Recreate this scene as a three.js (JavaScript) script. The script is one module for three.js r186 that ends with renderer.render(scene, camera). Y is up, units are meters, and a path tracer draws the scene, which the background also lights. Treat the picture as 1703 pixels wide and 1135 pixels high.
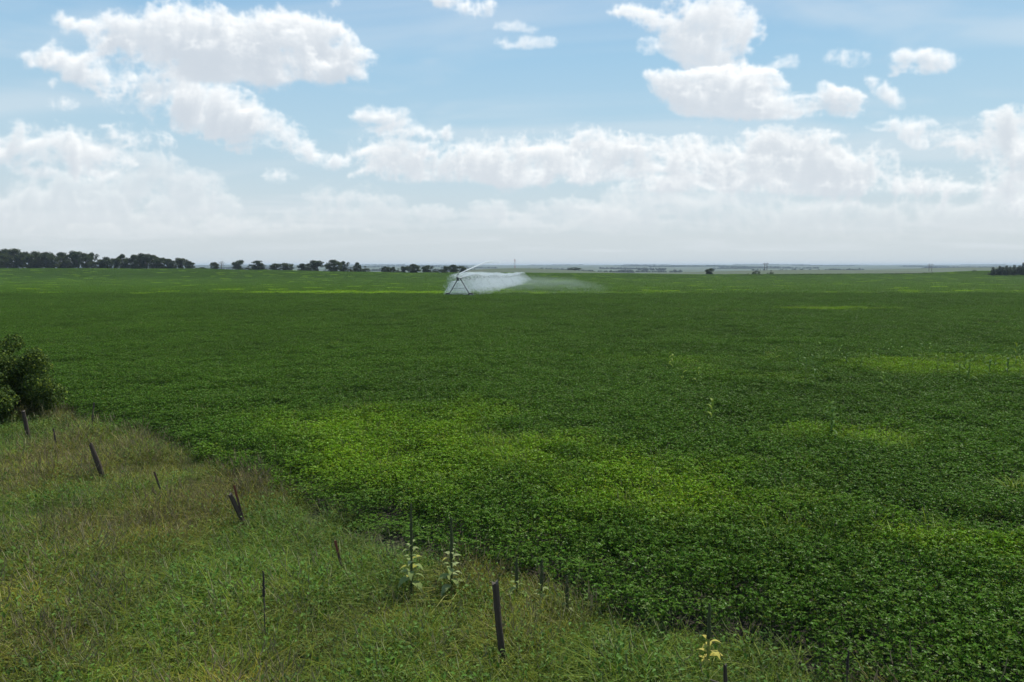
import * as THREE from 'three';
import { mergeGeometries } from 'three/addons/utils/BufferGeometryUtils.js';

// ---------------------------------------------------------------- camera, sky, sun, exposure
const scene = new THREE.Scene();
const EYE = 6, FPX = 1324, HORIZON = 442;                       // drone about 6 m above the ground
const PITCH = Math.atan((567.5 - HORIZON) / FPX);
const camera = new THREE.PerspectiveCamera(2 * Math.atan(567.5 / FPX) * 180 / Math.PI, 1703 / 1135, 0.1, 30000);
camera.position.set(0, EYE, 0);
camera.rotation.set(-PITCH, 0, 0);
const renderer = new THREE.WebGLRenderer({ antialias: true });
renderer.toneMapping = THREE.LinearToneMapping;
renderer.toneMappingExposure = 1.0;
renderer.shadowMap.enabled = true;

const SUN_AZ = 30 * Math.PI / 180, SUN_EL = 52 * Math.PI / 180; // ahead and to the right
const sunDir = new THREE.Vector3(Math.sin(SUN_AZ) * Math.cos(SUN_EL), Math.sin(SUN_EL), -Math.cos(SUN_AZ) * Math.cos(SUN_EL));
const sun = new THREE.DirectionalLight(new THREE.Color(1, 0.95, 0.86), 5.0);
sun.position.copy(sunDir).multiplyScalar(400);
sun.target.position.set(0, 0, -60);
sun.castShadow = true;
sun.shadow.radius = 1;
sun.shadow.mapSize.set(4096, 4096);
Object.assign(sun.shadow.camera, { left: -220, right: 220, top: 220, bottom: -220, near: 1, far: 1200 });
scene.add(sun, sun.target);
scene.fog = new THREE.FogExp2(new THREE.Color(0.70, 0.85, 1.0), 1.0e-4);

// ---------------------------------------------------------------- random numbers and noise
function rng(seed) {
  let a = seed >>> 0;
  return () => { a = (a + 0x6d2b79f5) | 0; let t = Math.imul(a ^ (a >>> 15), 1 | a); t = (t + Math.imul(t ^ (t >>> 7), 61 | t)) ^ t; return ((t ^ (t >>> 14)) >>> 0) / 4294967296; };
}
const N3 = 64, T3 = new Float32Array(N3 * N3 * N3);
{ const r = rng(11); for (let i = 0; i < T3.length; i++) T3[i] = r(); }
function noise3(x, y, z) {
  const xi = Math.floor(x), yi = Math.floor(y), zi = Math.floor(z);
  let u = x - xi, v = y - yi, w = z - zi;
  u = u * u * (3 - 2 * u); v = v * v * (3 - 2 * v); w = w * w * (3 - 2 * w);
  const x0 = xi & 63, x1 = (xi + 1) & 63, y0 = (yi & 63) << 6, y1 = ((yi + 1) & 63) << 6, z0 = (zi & 63) << 12, z1 = ((zi + 1) & 63) << 12;
  const a = T3[z0 + y0 + x0], b = T3[z0 + y0 + x1], c = T3[z0 + y1 + x0], d = T3[z0 + y1 + x1];
  const e = T3[z1 + y0 + x0], f = T3[z1 + y0 + x1], g = T3[z1 + y1 + x0], h = T3[z1 + y1 + x1];
  const p = a + (b - a) * u, q = c + (d - c) * u, s = e + (f - e) * u, t = g + (h - g) * u;
  const m = p + (q - p) * v, n = s + (t - s) * v;
  return m + (n - m) * w;
}
function fbm3(x, y, z, oct) {
  let s = 0, a = 0.5, tot = 0;
  for (let i = 0; i < oct; i++) { s += a * noise3(x, y, z); tot += a; a *= 0.53; x = x * 2.03 + 17.1; y = y * 2.03 + 5.7; z = z * 2.03 + 9.3; }
  return s / tot;
}
const fbm2 = (x, y, oct = 4) => fbm3(x, y, 3.7, oct);
const clamp = (x, a = 0, b = 1) => Math.min(b, Math.max(a, x));
const smooth = (a, b, x) => { const t = clamp((x - a) / (b - a)); return t * t * (3 - 2 * t); };
const lerp = (a, b, t) => a + (b - a) * t;
function spline(knots, x) {                                     // smooth interpolation through [x, y] knots
  if (x <= knots[0][0]) return knots[0][1];
  for (let i = 1; i < knots.length; i++) if (x <= knots[i][0]) { const [x0, y0] = knots[i - 1], [x1, y1] = knots[i]; return lerp(y0, y1, smooth(0, 1, (x - x0) / (x1 - x0))); }
  return knots[knots.length - 1][1];
}

// ---------------------------------------------------------------- sky: clear air and ray-marched cumulus, computed once for every direction
function makeSky() {
  const W = 4096, H = 2048, data = new Float32Array(W * H * 4);
  const AIR = [[-90, .50, .55, .60], [0, .635, .695, .72], [2, .64, .705, .735], [5, .58, .705, .775], [9, .46, .655, .79], [14, .355, .58, .78], [19, .265, .485, .74], [35, .15, .32, .60], [90, .10, .24, .50]];
  const air = (el, out) => {
    for (let i = 1; i < AIR.length; i++) if (el <= AIR[i][0]) { const a = AIR[i - 1], b = AIR[i], t = (el - a[0]) / (b[0] - a[0]); for (let c = 0; c < 3; c++) out[c] = lerp(a[c + 1], b[c + 1], t); return; }
  };
  const rowOf = (el) => (el / 180 + 0.5) * H, col = [0, 0, 0];
  for (let r = 0; r < H; r++) {
    const el = ((r + 0.5) / H - 0.5) * 180;
    air(el, col);
    const up = el * Math.PI / 180;
    for (let c = 0; c < W; c++) {
      const az = ((c + 0.5) / W - 0.5) * 2 * Math.PI, o = (r * W + c) * 4;
      let k = 1;
      if (el > -1) {
        const cs = Math.cos(az) * Math.cos(up) * sunDir.x + Math.sin(up) * sunDir.y + Math.sin(az) * Math.cos(up) * sunDir.z;
        k = 1 + 0.10 * Math.pow(Math.max(0, cs), 3) + 0.3 * Math.pow(Math.max(0, cs), 30);   // brighter air round the sun
      }
      for (let j = 0; j < 3; j++) data[o + j] = col[j] * lerp(1, k, j === 2 ? 0.8 : 1);
      data[o + 3] = 1;
    }
  }
  // thin veils of cloud between the cumulus, all round the sky
  for (let r = Math.floor(rowOf(1)); r < H; r++) {
    const el = ((r + 0.5) / H - 0.5) * Math.PI, y = Math.sin(el) + .09;
    for (let c = 0; c < W; c += 2) {
      const az = ((c + 1) / W - 0.5) * 2 * Math.PI, k = 1.1 / y, x = Math.cos(az) * Math.cos(el) * k, z = Math.sin(az) * Math.cos(el) * k;
      const w = fbm3(x * .5, z * .5, 21, 3), n = fbm3(x * .8 + w * 2.5, z * 1.7 + w, 12.3, 5), d = smooth(.44, .74, n) * .34;
      for (let q = 0; q < 2; q++) { const o = (r * W + c + q) * 4; for (let j = 0; j < 3; j++) data[o + j] = lerp(data[o + j], [.80, .85, .89][j], d); }
    }
  }
  // high clouds outside the view: same kind of broken cumulus on a flat layer
  for (let r = Math.floor(rowOf(21)); r < H; r++) {
    const el = ((r + 0.5) / H - 0.5) * Math.PI, y = Math.sin(el);
    for (let c = 0; c < W; c += 2) {
      const az = ((c + 1) / W - 0.5) * 2 * Math.PI, k = 1.9 / y, x = Math.cos(az) * Math.cos(el) * k, z = Math.sin(az) * Math.cos(el) * k;
      const n = fbm3(x, z, 7.7, 5), d = smooth(0.53, 0.68, n) * smooth(21, 26, el * 180 / Math.PI);
      if (d <= 0) continue;
      const lit = lerp(0.93, 0.62, smooth(0.62, 0.8, n));
      for (let q = 0; q < 2; q++) { const o = (r * W + c + q) * 4; for (let j = 0; j < 3; j++) data[o + j] = lerp(data[o + j], lit * [1, 1.0, 1.02][j], d * 0.92); }
    }
  }
  // cumulus: lists of puffs [x, y, rx, ry, tilt] on a chart of the sky (1324 chart units = tangent 1; y counts down, 442 = horizon, 851.5 = ahead)
  const clouds = [
    { haze: .55, wave: 34, soft: .55, thin: .75, puffs: [[60, 330, 55, 26], [110, 318, 30, 22], [150, 345, 80, 30], [205, 325, 40, 35], [262, 295, 38, 30], [315, 318, 42, 26], [300, 350, 70, 25], [70, 372, 110, 20], [200, 372, 150, 22], [360, 372, 70, 14], [20, 350, 70, 24], [225, 268, 40, 14]] },
    { haze: .62, wave: 28, soft: .6, thin: .7, puffs: [[537, 328, 24, 20], [590, 338, 42, 24], [628, 352, 36, 20], [545, 362, 90, 14], [430, 372, 80, 12], [660, 366, 60, 12]] },
    { haze: .55, wave: 24, soft: .6, thin: .7, puffs: [[818, 352, 36, 13], [855, 360, 40, 9], [715, 356, 30, 11], [935, 346, 48, 11], [975, 356, 50, 12], [1010, 362, 60, 16]] },
    { haze: .6, wave: 40, soft: .7, thin: .55, puffs: [[1120, 340, 110, 32], [1260, 362, 160, 26], [1420, 364, 160, 24], [1580, 360, 140, 26], [1690, 345, 70, 30], [1050, 368, 110, 14], [900, 376, 140, 9], [300, 385, 260, 9]] },
    { haze: .34, wave: 40, soft: .5, thin: 1, base: 332, puffs: [[1150, 272, 46, 30], [1205, 285, 75, 36], [1290, 248, 58, 26], [1262, 286, 70, 36], [1345, 272, 80, 36], [1400, 292, 80, 38], [1463, 282, 34, 34], [1520, 318, 80, 30], [1430, 322, 130, 26], [1585, 330, 55, 22], [1330, 318, 160, 24], [1130, 306, 80, 30]] },
    { haze: .30, wave: 38, soft: .45, thin: 1, base: 316, puffs: [[645, 258, 46, 30], [688, 272, 50, 28], [740, 282, 62, 28], [800, 272, 58, 30], [850, 292, 70, 28], [905, 262, 60, 30], [965, 244, 34, 25], [985, 270, 66, 36], [1050, 264, 66, 26], [1110, 272, 46, 20], [960, 302, 76, 15], [700, 298, 80, 18], [880, 304, 110, 14]] },
    { haze: .36, wave: 44, soft: .5, thin: 1, puffs: [[1625, 240, 55, 24], [1675, 228, 50, 30], [1715, 255, 70, 52], [1690, 302, 52, 36], [1655, 318, 40, 20], [1735, 310, 60, 50]] },
    { haze: .30, wave: 44, soft: .6, thin: .8, puffs: [[50, 236, 62, 24], [100, 246, 70, 26], [150, 262, 52, 26], [225, 232, 44, 17, .15], [190, 224, 30, 12], [75, 284, 50, 9], [20, 250, 40, 26], [-30, 245, 50, 25]] },
    { haze: .18, wave: 60, soft: .5, thin: 1, puffs: [[40, 92, 24, 9], [75, 92, 36, 22, .3], [118, 112, 44, 20, .4], [172, 128, 62, 26, .3], [240, 150, 76, 33, .3], [310, 172, 76, 34, .3], [372, 192, 78, 33, .35], [430, 210, 60, 26, .4], [474, 230, 36, 14, .4], [520, 254, 34, 14, .4], [552, 266, 34, 11, .1]] },
    { haze: .12, wave: 62, soft: .5, thin: 1, base: 148, puffs: [[112, 36, 26, 11, .35], [150, 56, 40, 19, .4], [210, 42, 46, 16, .2], [228, 78, 70, 33, .15], [300, 66, 66, 46], [370, 84, 76, 42, .1], [440, 112, 84, 36], [462, 62, 46, 38], [505, 88, 60, 44], [555, 118, 54, 30], [596, 132, 34, 11], [330, 118, 100, 28], [284, 12, 14, 7]] },
    { haze: .2, wave: 34, soft: .7, thin: .8, puffs: [[610, 192, 20, 13], [640, 204, 32, 16, .4], [672, 206, 20, 16, .6], [700, 216, 34, 10, .2], [742, 222, 14, 10]] },
    { haze: .14, wave: 46, soft: .75, thin: .75, puffs: [[1048, 14, 26, 14], [1080, 22, 36, 22, .3], [1130, 10, 36, 14], [1160, 22, 24, 14], [1205, 40, 46, 32, .3], [1238, 62, 22, 22], [1150, 66, 40, 24], [1130, 80, 24, 16, .5], [1185, 100, 48, 17, .15], [1235, 113, 26, 8]] },
    { haze: .16, wave: 46, soft: .55, thin: 1, base: 208, puffs: [[1100, 134, 26, 9, .45], [1135, 152, 40, 20, .4], [1190, 160, 54, 30], [1250, 158, 52, 32, .2], [1300, 182, 76, 24], [1375, 165, 24, 18, .4], [1398, 176, 32, 20], [1180, 210, 46, 6], [1380, 208, 14, 6]] },
    { haze: .16, wave: 34, soft: .75, thin: .8, puffs: [[1500, 96, 24, 10, -.2], [1540, 102, 42, 14], [1485, 112, 10, 10]] },
    { haze: .18, wave: 30, soft: .7, thin: .75, puffs: [[1452, 134, 14, 9, .7], [1476, 154, 25, 12, .7]] },
    { haze: .22, wave: 32, soft: .75, thin: .65, puffs: [[1466, 204, 22, 9], [1495, 206, 22, 9], [1528, 218, 24, 16], [1530, 234, 14, 10]] },
    { haze: .1, wave: 40, soft: .6, thin: .9, puffs: [[745, 2, 32, 10, .3], [785, 12, 30, 13]] },
    { haze: .15, wave: 22, soft: 1, thin: .4, puffs: [[850, 44, 20, 7], [862, 70, 34, 8], [905, 70, 16, 7], [880, 50, 12, 5]] },
    { haze: .15, wave: 24, soft: 1, thin: .35, puffs: [[1300, 108, 24, 10, -.3], [1412, 96, 28, 12], [1078, 76, 14, 10], [1440, 92, 12, 7]] },
    { haze: .25, wave: 14, soft: .8, thin: .6, puffs: [[809, 220, 6, 8], [460, 291, 18, 9], [488, 295, 14, 5], [104, 172, 18, 8], [88, 138, 8, 6], [556, 4, 10, 6]] },
  ];
  const ct = Math.cos(PITCH), st = Math.sin(PITCH);
  // chart position of a direction given as tangents u (right) and v (up), before the small tilt of the chart
  const chart = (u, v) => { const zc = ct - v * st, yc = v * ct + st; return [851.5 + FPX * u / zc, 567.5 - FPX * yc / zc]; };
  const L = [sunDir.x * 0.8, -sunDir.y, 0.50], ll = Math.hypot(...L); L[0] /= ll; L[1] /= ll; L[2] /= ll;   // chart axes: x right, y down, z away
  const SECTORS = 5;
  for (let sct = 0; sct < SECTORS; sct++) {
    const inView = sct === 0, az0 = -Math.PI / 2 + sct * 2 * Math.PI / SECTORS, flip = sct % 2 ? -1 : 1, step = inView ? 1 : 2, seed = sct * 13.37;
    for (const cl of clouds) {
      const P = cl.puffs.map((p) => { const t = p[4] || 0, rx = p[2] * 1.62, ry = p[3] * 1.7; return { x: p[0], y: p[1], c: Math.cos(t), s: Math.sin(t), ix: 1 / rx, iy: 1 / ry, iz: 1 / Math.min(rx, ry * 1.5), rx, ry, rz: Math.min(rx, ry * 1.5) }; });
      const x0 = Math.min(...P.map((p) => p.x - p.rx)) - 8, x1 = Math.max(...P.map((p) => p.x + p.rx)) + 8, y0 = Math.min(...P.map((p) => p.y - p.ry - p.rx * Math.abs(p.s))) - 8, y1 = Math.max(...P.map((p) => p.y + p.ry + p.rx * Math.abs(p.s))) + 8;
      const R = Math.max(...P.map((p) => p.rz)), f = 0.9 / cl.wave, NS = inView ? 30 : 12, lg = cl.wave * .03, dz = 2 * R / NS, base = cl.base ?? 1e9;
      const shape = (x, y, z) => {
        let m = -1, m2 = -1;
        for (const p of P) {
          const dx = x - p.x, dy = y - p.y, a = (dx * p.c + dy * p.s) * p.ix, b = (-dx * p.s + dy * p.c) * p.iy, e = z * p.iz, q = a * a + b * b + e * e;
          if (q < 1) { const s = 1 - Math.sqrt(q); if (s > m) { m2 = m; m = s; } else if (s > m2) m2 = s; }
        }
        if (m < 0) return -1;
        return m + (m2 > 0 ? 0.25 * m2 : 0);
      };
      const dens = (x, y, z, oct) => {
        const s = shape(x, y, z);
        if (s < 0) return 0;
        const wx = x + (noise3(x * f * .6, y * f * .6 + seed, z * f * .6) - .5) * cl.wave * .9, wy = y + (noise3(x * f * .6 + 40, y * f * .6, z * f * .6 + seed) - .5) * cl.wave * .7;
        const k0 = f; let n = 0, am = .5, tot = 0, k = f;
        for (let o = 0; o < oct + 1; o++) { n += am * (1 - Math.abs(2 * noise3(wx * k + seed + o * 7, wy * k * 1.1 + o * 3, z * k + 31) - 1) * .9); tot += am; am *= .72; k *= 2.07; }
        n = n / tot;                                            // billowy noise, mean about .55
        const big = fbm3(wx * k0 * .3 + seed + 70, wy * k0 * .3, z * k0 * .3, 2);
        let d = s * 1.3 - .42 + (n - .70) * (3.4 + 3.4 * cl.soft) + (big - .5) * 1.3;
        d -= smooth(base - 12, base + 10, y + (n - .5) * 30) * .7;
        if (d > 0 && d < .5 && oct > 4) d -= (.5 - d) * .9 * fbm3(x * k0 * 5 + 7, y * k0 * 5, z * k0 * 5 + seed, 3);   // frayed rims
        return d <= 0 ? 0 : Math.min(1, Math.pow(d * 1.15, 1.5));
      };
      const ua = Math.atan((x0 - 851.5) / FPX) * 1.05 - 0.02, ub = Math.atan((x1 - 851.5) / FPX) * 1.05 + 0.02;
      const ca = Math.floor(((az0 + Math.min(flip * ua, flip * ub)) / (2 * Math.PI) + 0.5) * W), cb = Math.ceil(((az0 + Math.max(flip * ua, flip * ub)) / (2 * Math.PI) + 0.5) * W);
      const ra = Math.max(Math.floor(rowOf(0)), Math.floor(rowOf(Math.atan((442 - y1) / FPX) * 180 / Math.PI - 2))), rb = Math.min(H - 1, Math.ceil(rowOf(Math.atan((442 - y0) / FPX) * 180 / Math.PI + 1.2)));
      for (let r = ra; r <= rb; r += step) for (let c = ca; c <= cb; c += step) {
        const da = (((c + step / 2) / W - 0.5) * 2 * Math.PI - az0) * flip, el = ((r + step / 2) / H - 0.5) * Math.PI;
        if (el < 0.004) continue;
        const u = Math.tan(da), v = Math.tan(el) / Math.cos(da), [px, py] = chart(u, v);
        if (px < x0 || px > x1 || py < y0 || py > y1) continue;
        let T = 1, acc = 0, hit = false;
        for (let i = 0; i < NS && T > 0.02; i++) {
          const z = -R + (i + 0.5) * dz, d = dens(px, py, z, 6);
          if (d <= 0) continue;
          hit = true;
          const a = 1 - Math.exp(-d * dz * 0.07 * cl.thin);
          let tau = 0;
          for (let k = 1; k <= 5; k++) { const g = k * k * lg; tau += dens(px + L[0] * g, py + L[1] * g, z + L[2] * g, 4) * (2 * k - 1) * lg; }
          const t = tau * 0.2 * cl.thin, lit = 0.6 * Math.exp(-t) + 0.4 * Math.exp(-t * 0.15);
          acc += T * a * lit; T *= 1 - a;
        }
        if (!hit) continue;
        const A = 1 - T;
        if (A < 0.004) continue;
        const lum = acc / A, hz = clamp(cl.haze * 0.8 + smooth(330, 425, py) * 0.45);
        for (let q = 0; q < step; q++) for (let w = 0; w < step; w++) {
          const o = (Math.min(H - 1, r + q) * W + (((c + w) % W) + W) % W) * 4;
          const alpha = A * (1 - smooth(370, 432, py) * 0.92) * (1 - .4 * smooth(.3, .62, cl.haze));
          const cc = [0.55 + 0.74 * lum, 0.625 + 0.665 * lum, 0.715 + 0.55 * lum];
          const hc = [0.71, 0.76, 0.785];
          for (let j = 0; j < 3; j++) data[o + j] = lerp(data[o + j], lerp(cc[j], hc[j], hz), alpha);
        }
      }
    }
  }
  const t = new THREE.DataTexture(data, W, H, THREE.RGBAFormat, THREE.FloatType);
  t.mapping = THREE.EquirectangularReflectionMapping;
  t.magFilter = THREE.LinearFilter; t.minFilter = THREE.LinearFilter; t.wrapS = THREE.RepeatWrapping;
  t.needsUpdate = true;
  return t;
}
const skyTexture = makeSky();
scene.background = skyTexture;
scene.environment = skyTexture;

// ---------------------------------------------------------------- terrain
const RIDGE = [[-420, 3.6], [-322, 3.3], [-197, 3.1], [-170, 2.2], [-95, 1.0], [-57, .35], [-27, .3], [56, 0], [120, -.8], [150, -.8], [245, -.4], [298, 1.4], [330, 2.3], [460, 3]];
const FAR = [[500, 0], [650, -3.2], [1000, -7], [2000, -14], [4000, -8.5], [7000, 3], [9000, 13], [11500, 8], [14000, 0]];
const bump = (x, d, cx, cd, rx, rd) => Math.exp(-(((x - cx) / rx) ** 2) - (((d - cd) / rd) ** 2));
function ground(x, z) {
  const d = -z;
  if (d < 90) return 0;
  const ridge = spline(RIDGE, x * 500 / Math.max(480, Math.min(d, 640)));
  let h = -1.9 * smooth(143, 330, d) * (1 - smooth(430, 530, d)) + ridge * smooth(420, 530, d) * (1 - smooth(550, 780, d));
  h += spline(FAR, d) * smooth(535, 600, d);
  h += 8.6 * bump(x, d, 0, 900, 95, 170);                       // low hill behind the irrigator
  h += 7.2 * bump(x, d, 330, 900, 210, 190);                    // field rising beyond the fence line
  h += 13.4 * bump(x, d, 900, 1500, 340, 330);
  h += (fbm2(x * 0.0011 + 4, d * 0.0016, 4) - 0.5) * 26 * smooth(1500, 6000, d);
  h += (fbm2(x * 0.02, d * 0.02, 3) - 0.5) * 0.5 * smooth(150, 300, d);
  return h;
}
// point on the level y = h that is seen in chart direction (px, py): used only to lay out plants and posts on the ground
function spot(px, py, h = 0) {
  const a = (px - 851.5) / FPX, b = -(py - 567.5) / FPX, y = b * Math.cos(PITCH) - Math.sin(PITCH), z = -b * Math.sin(PITCH) - Math.cos(PITCH), t = (h - EYE) / y;
  return new THREE.Vector3(a * t, h, z * t);
}
const atDistance = (px, d) => (px - 851.5) / FPX * d;            // sideways metres of a direction at distance d

// the edge between rough grass and the bean field
const edge = [[-70, -78], [-44, -54]].map(([x, z]) => new THREE.Vector2(x, z));
for (const [px, py] of [[-60, 652], [60, 676], [160, 704], [300, 750], [400, 794], [480, 832], [560, 862], [650, 896], [740, 922], [830, 955], [950, 994], [1060, 1032], [1180, 1072], [1290, 1098], [1370, 1128], [1440, 1165]]) { const p = spot(px, py, 0.3); edge.push(new THREE.Vector2(p.x, p.z)); }
edge.push(new THREE.Vector2(9, -6), new THREE.Vector2(13, 2), new THREE.Vector2(20, 20));
// signed distance to the edge: positive on the bean side
function beanSide(x, z) {
  let best = 1e9, sign = 1;
  for (let i = 1; i < edge.length; i++) {
    const a = edge[i - 1], b = edge[i], ex = b.x - a.x, ez = b.y - a.y, t = clamp(((x - a.x) * ex + (z - a.y) * ez) / (ex * ex + ez * ez)), dx = x - a.x - ex * t, dz = z - a.y - ez * t, q = dx * dx + dz * dz;
    if (q < best) { best = q; sign = ex * dz - ez * dx < 0 ? 1 : -1; }
  }
  return sign * Math.sqrt(best);
}

function tag(o, label, category, group, kind) {
  if (label) o.userData.label = label;
  if (category) o.userData.category = category;
  if (group) o.userData.group = group;
  if (kind) o.userData.kind = kind;
  return o;
}
const taken = {};
function numbered(name) { const n = taken[name] = (taken[name] ?? -1) + 1; return n ? name + '_' + String(n).padStart(3, '0') : name; }
function add(o, name, parent = scene) { o.name = parent === scene ? numbered(name) : name; o.castShadow = o.receiveShadow = true; parent.add(o); return o; }

class Geo {                                                     // collects coloured triangles
  constructor() { this.p = []; this.c = []; this.i = []; }
  v(x, y, z, c) { this.p.push(x, y, z); this.c.push(c[0], c[1], c[2]); return this.p.length / 3 - 1; }
  t(a, b, c) { this.i.push(a, b, c); }
  build() {
    const g = new THREE.BufferGeometry();
    g.setAttribute('position', new THREE.Float32BufferAttribute(this.p, 3));
    g.setAttribute('color', new THREE.Float32BufferAttribute(this.c, 3));
    g.setIndex(this.i);
    g.computeVertexNormals();
    return g;
  }
}
// a tapered tube through points [x, y, z, radius]
function tube(geo, pts, color, sides = 6) {
  let prev = null;
  for (let k = 0; k < pts.length; k++) {
    const a = pts[Math.max(0, k - 1)], b = pts[Math.min(pts.length - 1, k + 1)], dir = new THREE.Vector3(b[0] - a[0], b[1] - a[1], b[2] - a[2]).normalize();
    const side = Math.abs(dir.y) > 0.95 ? new THREE.Vector3(1, 0, 0) : new THREE.Vector3(0, 1, 0), u = new THREE.Vector3().crossVectors(dir, side).normalize(), w = new THREE.Vector3().crossVectors(dir, u);
    const ring = [];
    for (let s = 0; s < sides; s++) { const t = s / sides * Math.PI * 2, r = pts[k][3]; ring.push(geo.v(pts[k][0] + (u.x * Math.cos(t) + w.x * Math.sin(t)) * r, pts[k][1] + (u.y * Math.cos(t) + w.y * Math.sin(t)) * r, pts[k][2] + (u.z * Math.cos(t) + w.z * Math.sin(t)) * r, color)); }
    if (prev) for (let s = 0; s < sides; s++) { const n = (s + 1) % sides; geo.t(prev[s], ring[s], prev[n]); geo.t(prev[n], ring[s], ring[n]); }
    else { const c = geo.v(pts[k][0], pts[k][1], pts[k][2], color); for (let s = 0; s < sides; s++) geo.t(c, ring[s], ring[(s + 1) % sides]); }
    prev = ring;
  }
  const e = pts[pts.length - 1], c = geo.v(e[0], e[1], e[2], color);
  for (let s = 0; s < sides; s++) geo.t(c, prev[(s + 1) % sides], prev[s]);
}
const V = (x, y, z) => new THREE.Vector3(x, y, z);

// ground sheet
{
  const axis = (list) => { const out = []; for (const [from, to, step] of list) for (let x = from; step > 0 ? x < to : x > to; x += step) out.push(x); return out; };
  const xs = [], half = axis([[0, 40, 2.5], [40, 700, 13]]);
  for (let x = 700; x < 10500; x *= 1.1) half.push(x);
  for (let i = half.length - 1; i > 0; i--) xs.push(-half[i]);
  xs.push(...half);
  const zs = axis([[260, 0, -20], [0, -60, -2.5], [-60, -1100, -10]]);
  for (let z = -1100; z > -13500; z *= 1.045) zs.push(z);
  const g = new Geo(), r = rng(5);
  const kinds = [[.045, .072, .024], [.05, .078, .028], [.044, .066, .025], [.036, .06, .02], [.05, .066, .028], [.046, .068, .025]];
  for (const z of zs) for (const x of xs) {
    const d = -z;
    let c;
    if (d > 585) {
      const s = d > 2500 ? 520 : 260, qx = Math.floor((x + 60 * fbm2(x * .002, d * .002, 2)) / s), qz = Math.floor(d / (s * .8)), k = Math.floor(noise3(qx * 7.3 + .5, qz * 5.1 + .5, 2.5) * 1.4 * kinds.length) % kinds.length;
      c = kinds[k].map((v) => v * lerp(.8, 1.2, fbm2(x * .01, d * .01, 3)));
    } else {
      const n = lerp(.7, 1.3, fbm2(x * .7, z * .7, 4));
      c = d < 110 && beanSide(x, z) < 0 ? [.04 * n, .045 * n, .016 * n] : [.032 * n, .028 * n, .018 * n];
    }
    g.v(x, ground(x, z), z, c);
  }
  const n = xs.length;
  for (let j = 0; j + 1 < zs.length; j++) for (let i = 0; i + 1 < n; i++) { const a = j * n + i; g.t(a, a + 1, a + n); g.t(a + 1, a + n + 1, a + n); }
  const m = add(new THREE.Mesh(g.build(), new THREE.MeshStandardMaterial({ vertexColors: true, roughness: 1 })), 'ground');
  tag(m, 'gently rolling farmland ground under the crops reaching to the horizon', null, null, 'structure');
}

// ---------------------------------------------------------------- bean field
const leafMat = (color, extra = {}) => new THREE.MeshPhysicalMaterial({ color, vertexColors: true, roughness: 0.95, transmission: 0.34, thickness: 0, side: THREE.DoubleSide, clearcoat: 0.15, clearcoatRoughness: 0.32, specularIntensity: 0.1, ...extra });
const C = (r, g, b) => new THREE.Color().setRGB(r, g, b);
const beanMat = leafMat(C(1, 1, 1));
// one pointed oval leaflet, folded along its midrib
const tq = new THREE.Quaternion(), te = new THREE.Euler();
function leaflet(g, pos, q, len, wid, fold, droop, col) {
  const pts = [[0, 0, 0], [-wid / 2, fold, len * .38], [0, 0, len * .42], [wid / 2, fold, len * .38], [-wid * .3, fold * .6 - droop * .5, len * .72], [wid * .3, fold * .6 - droop * .5, len * .72], [0, -droop, len]];
  const id = pts.map(([x, y, z]) => { const p = V(x, y, z).applyQuaternion(q); return g.v(pos.x + p.x, pos.y + p.y, pos.z + p.z, col); });
  g.t(id[0], id[1], id[2]); g.t(id[0], id[2], id[3]); g.t(id[1], id[4], id[2]); g.t(id[2], id[5], id[3]); g.t(id[4], id[6], id[2]); g.t(id[2], id[6], id[5]);
}
function diamond(g, pos, q, len, wid, fold, col) {
  const id = [[0, 0, 0], [-wid / 2, fold, len * .45], [wid / 2, fold, len * .45], [0, 0, len]].map(([x, y, z]) => { const p = V(x, y, z).applyQuaternion(q); return g.v(pos.x + p.x, pos.y + p.y, pos.z + p.z, col); });
  g.t(id[0], id[1], id[3]); g.t(id[0], id[3], id[2]);
}
const beanGreen = (r) => { const k = lerp(.65, 1.3, r()), y = r() < .05 ? 1.5 : 1; return [.076 * k * y, .16 * k, .010 * k]; };
function beanPatch(size, trifoliates, seed, fine) {
  const g = new Geo(), r = rng(seed);
  for (let n = 0; n < trifoliates; n++) {
    const x = (r() - .5) * size, z = (r() - .5) * size, top = Math.pow(r(), .55), y = lerp(.22, .86, top) + (fbm2(x * 2.3 + seed, z * 2.3, 2) - .5) * .22;
    const yaw = r() * 6.283, tilt = (r() - .3) * 1.9, col = beanGreen(r);
    if (fine) {
      const len = lerp(.045, .078, r());
      for (let k = -1; k <= 1; k++) {
        te.set(tilt + (r() - .5) * .7, yaw + k * 1.15 + (r() - .5) * .3, (r() - .5) * 1.3, 'YXZ'); tq.setFromEuler(te);
        leaflet(g, V(x + Math.sin(yaw) * .02, y, z + Math.cos(yaw) * .02), tq, len * (k ? .92 : 1), len * .5, len * lerp(.02, .16, r()), len * lerp(0, .3, r()), col.map((c) => c * lerp(.85, 1.15, r())));
      }
      if (r() < .5) tube(g, [[x - Math.sin(yaw) * .12, y - .2, z - Math.cos(yaw) * .12, .003], [x, y, z, .002]], [.06, .10, .03], 3);
    } else {
      const len = lerp(.085, .14, r());
      for (let k = 0; k < 2; k++) { te.set(tilt + (r() - .5) * .7, yaw + k * 2.4, (r() - .5) * .9, 'YXZ'); tq.setFromEuler(te); diamond(g, V(x, y, z), tq, len, len * .75, len * .12, col.map((c) => c * lerp(.85, 1.15, r()))); }
    }
  }
  return g.build();
}
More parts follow.
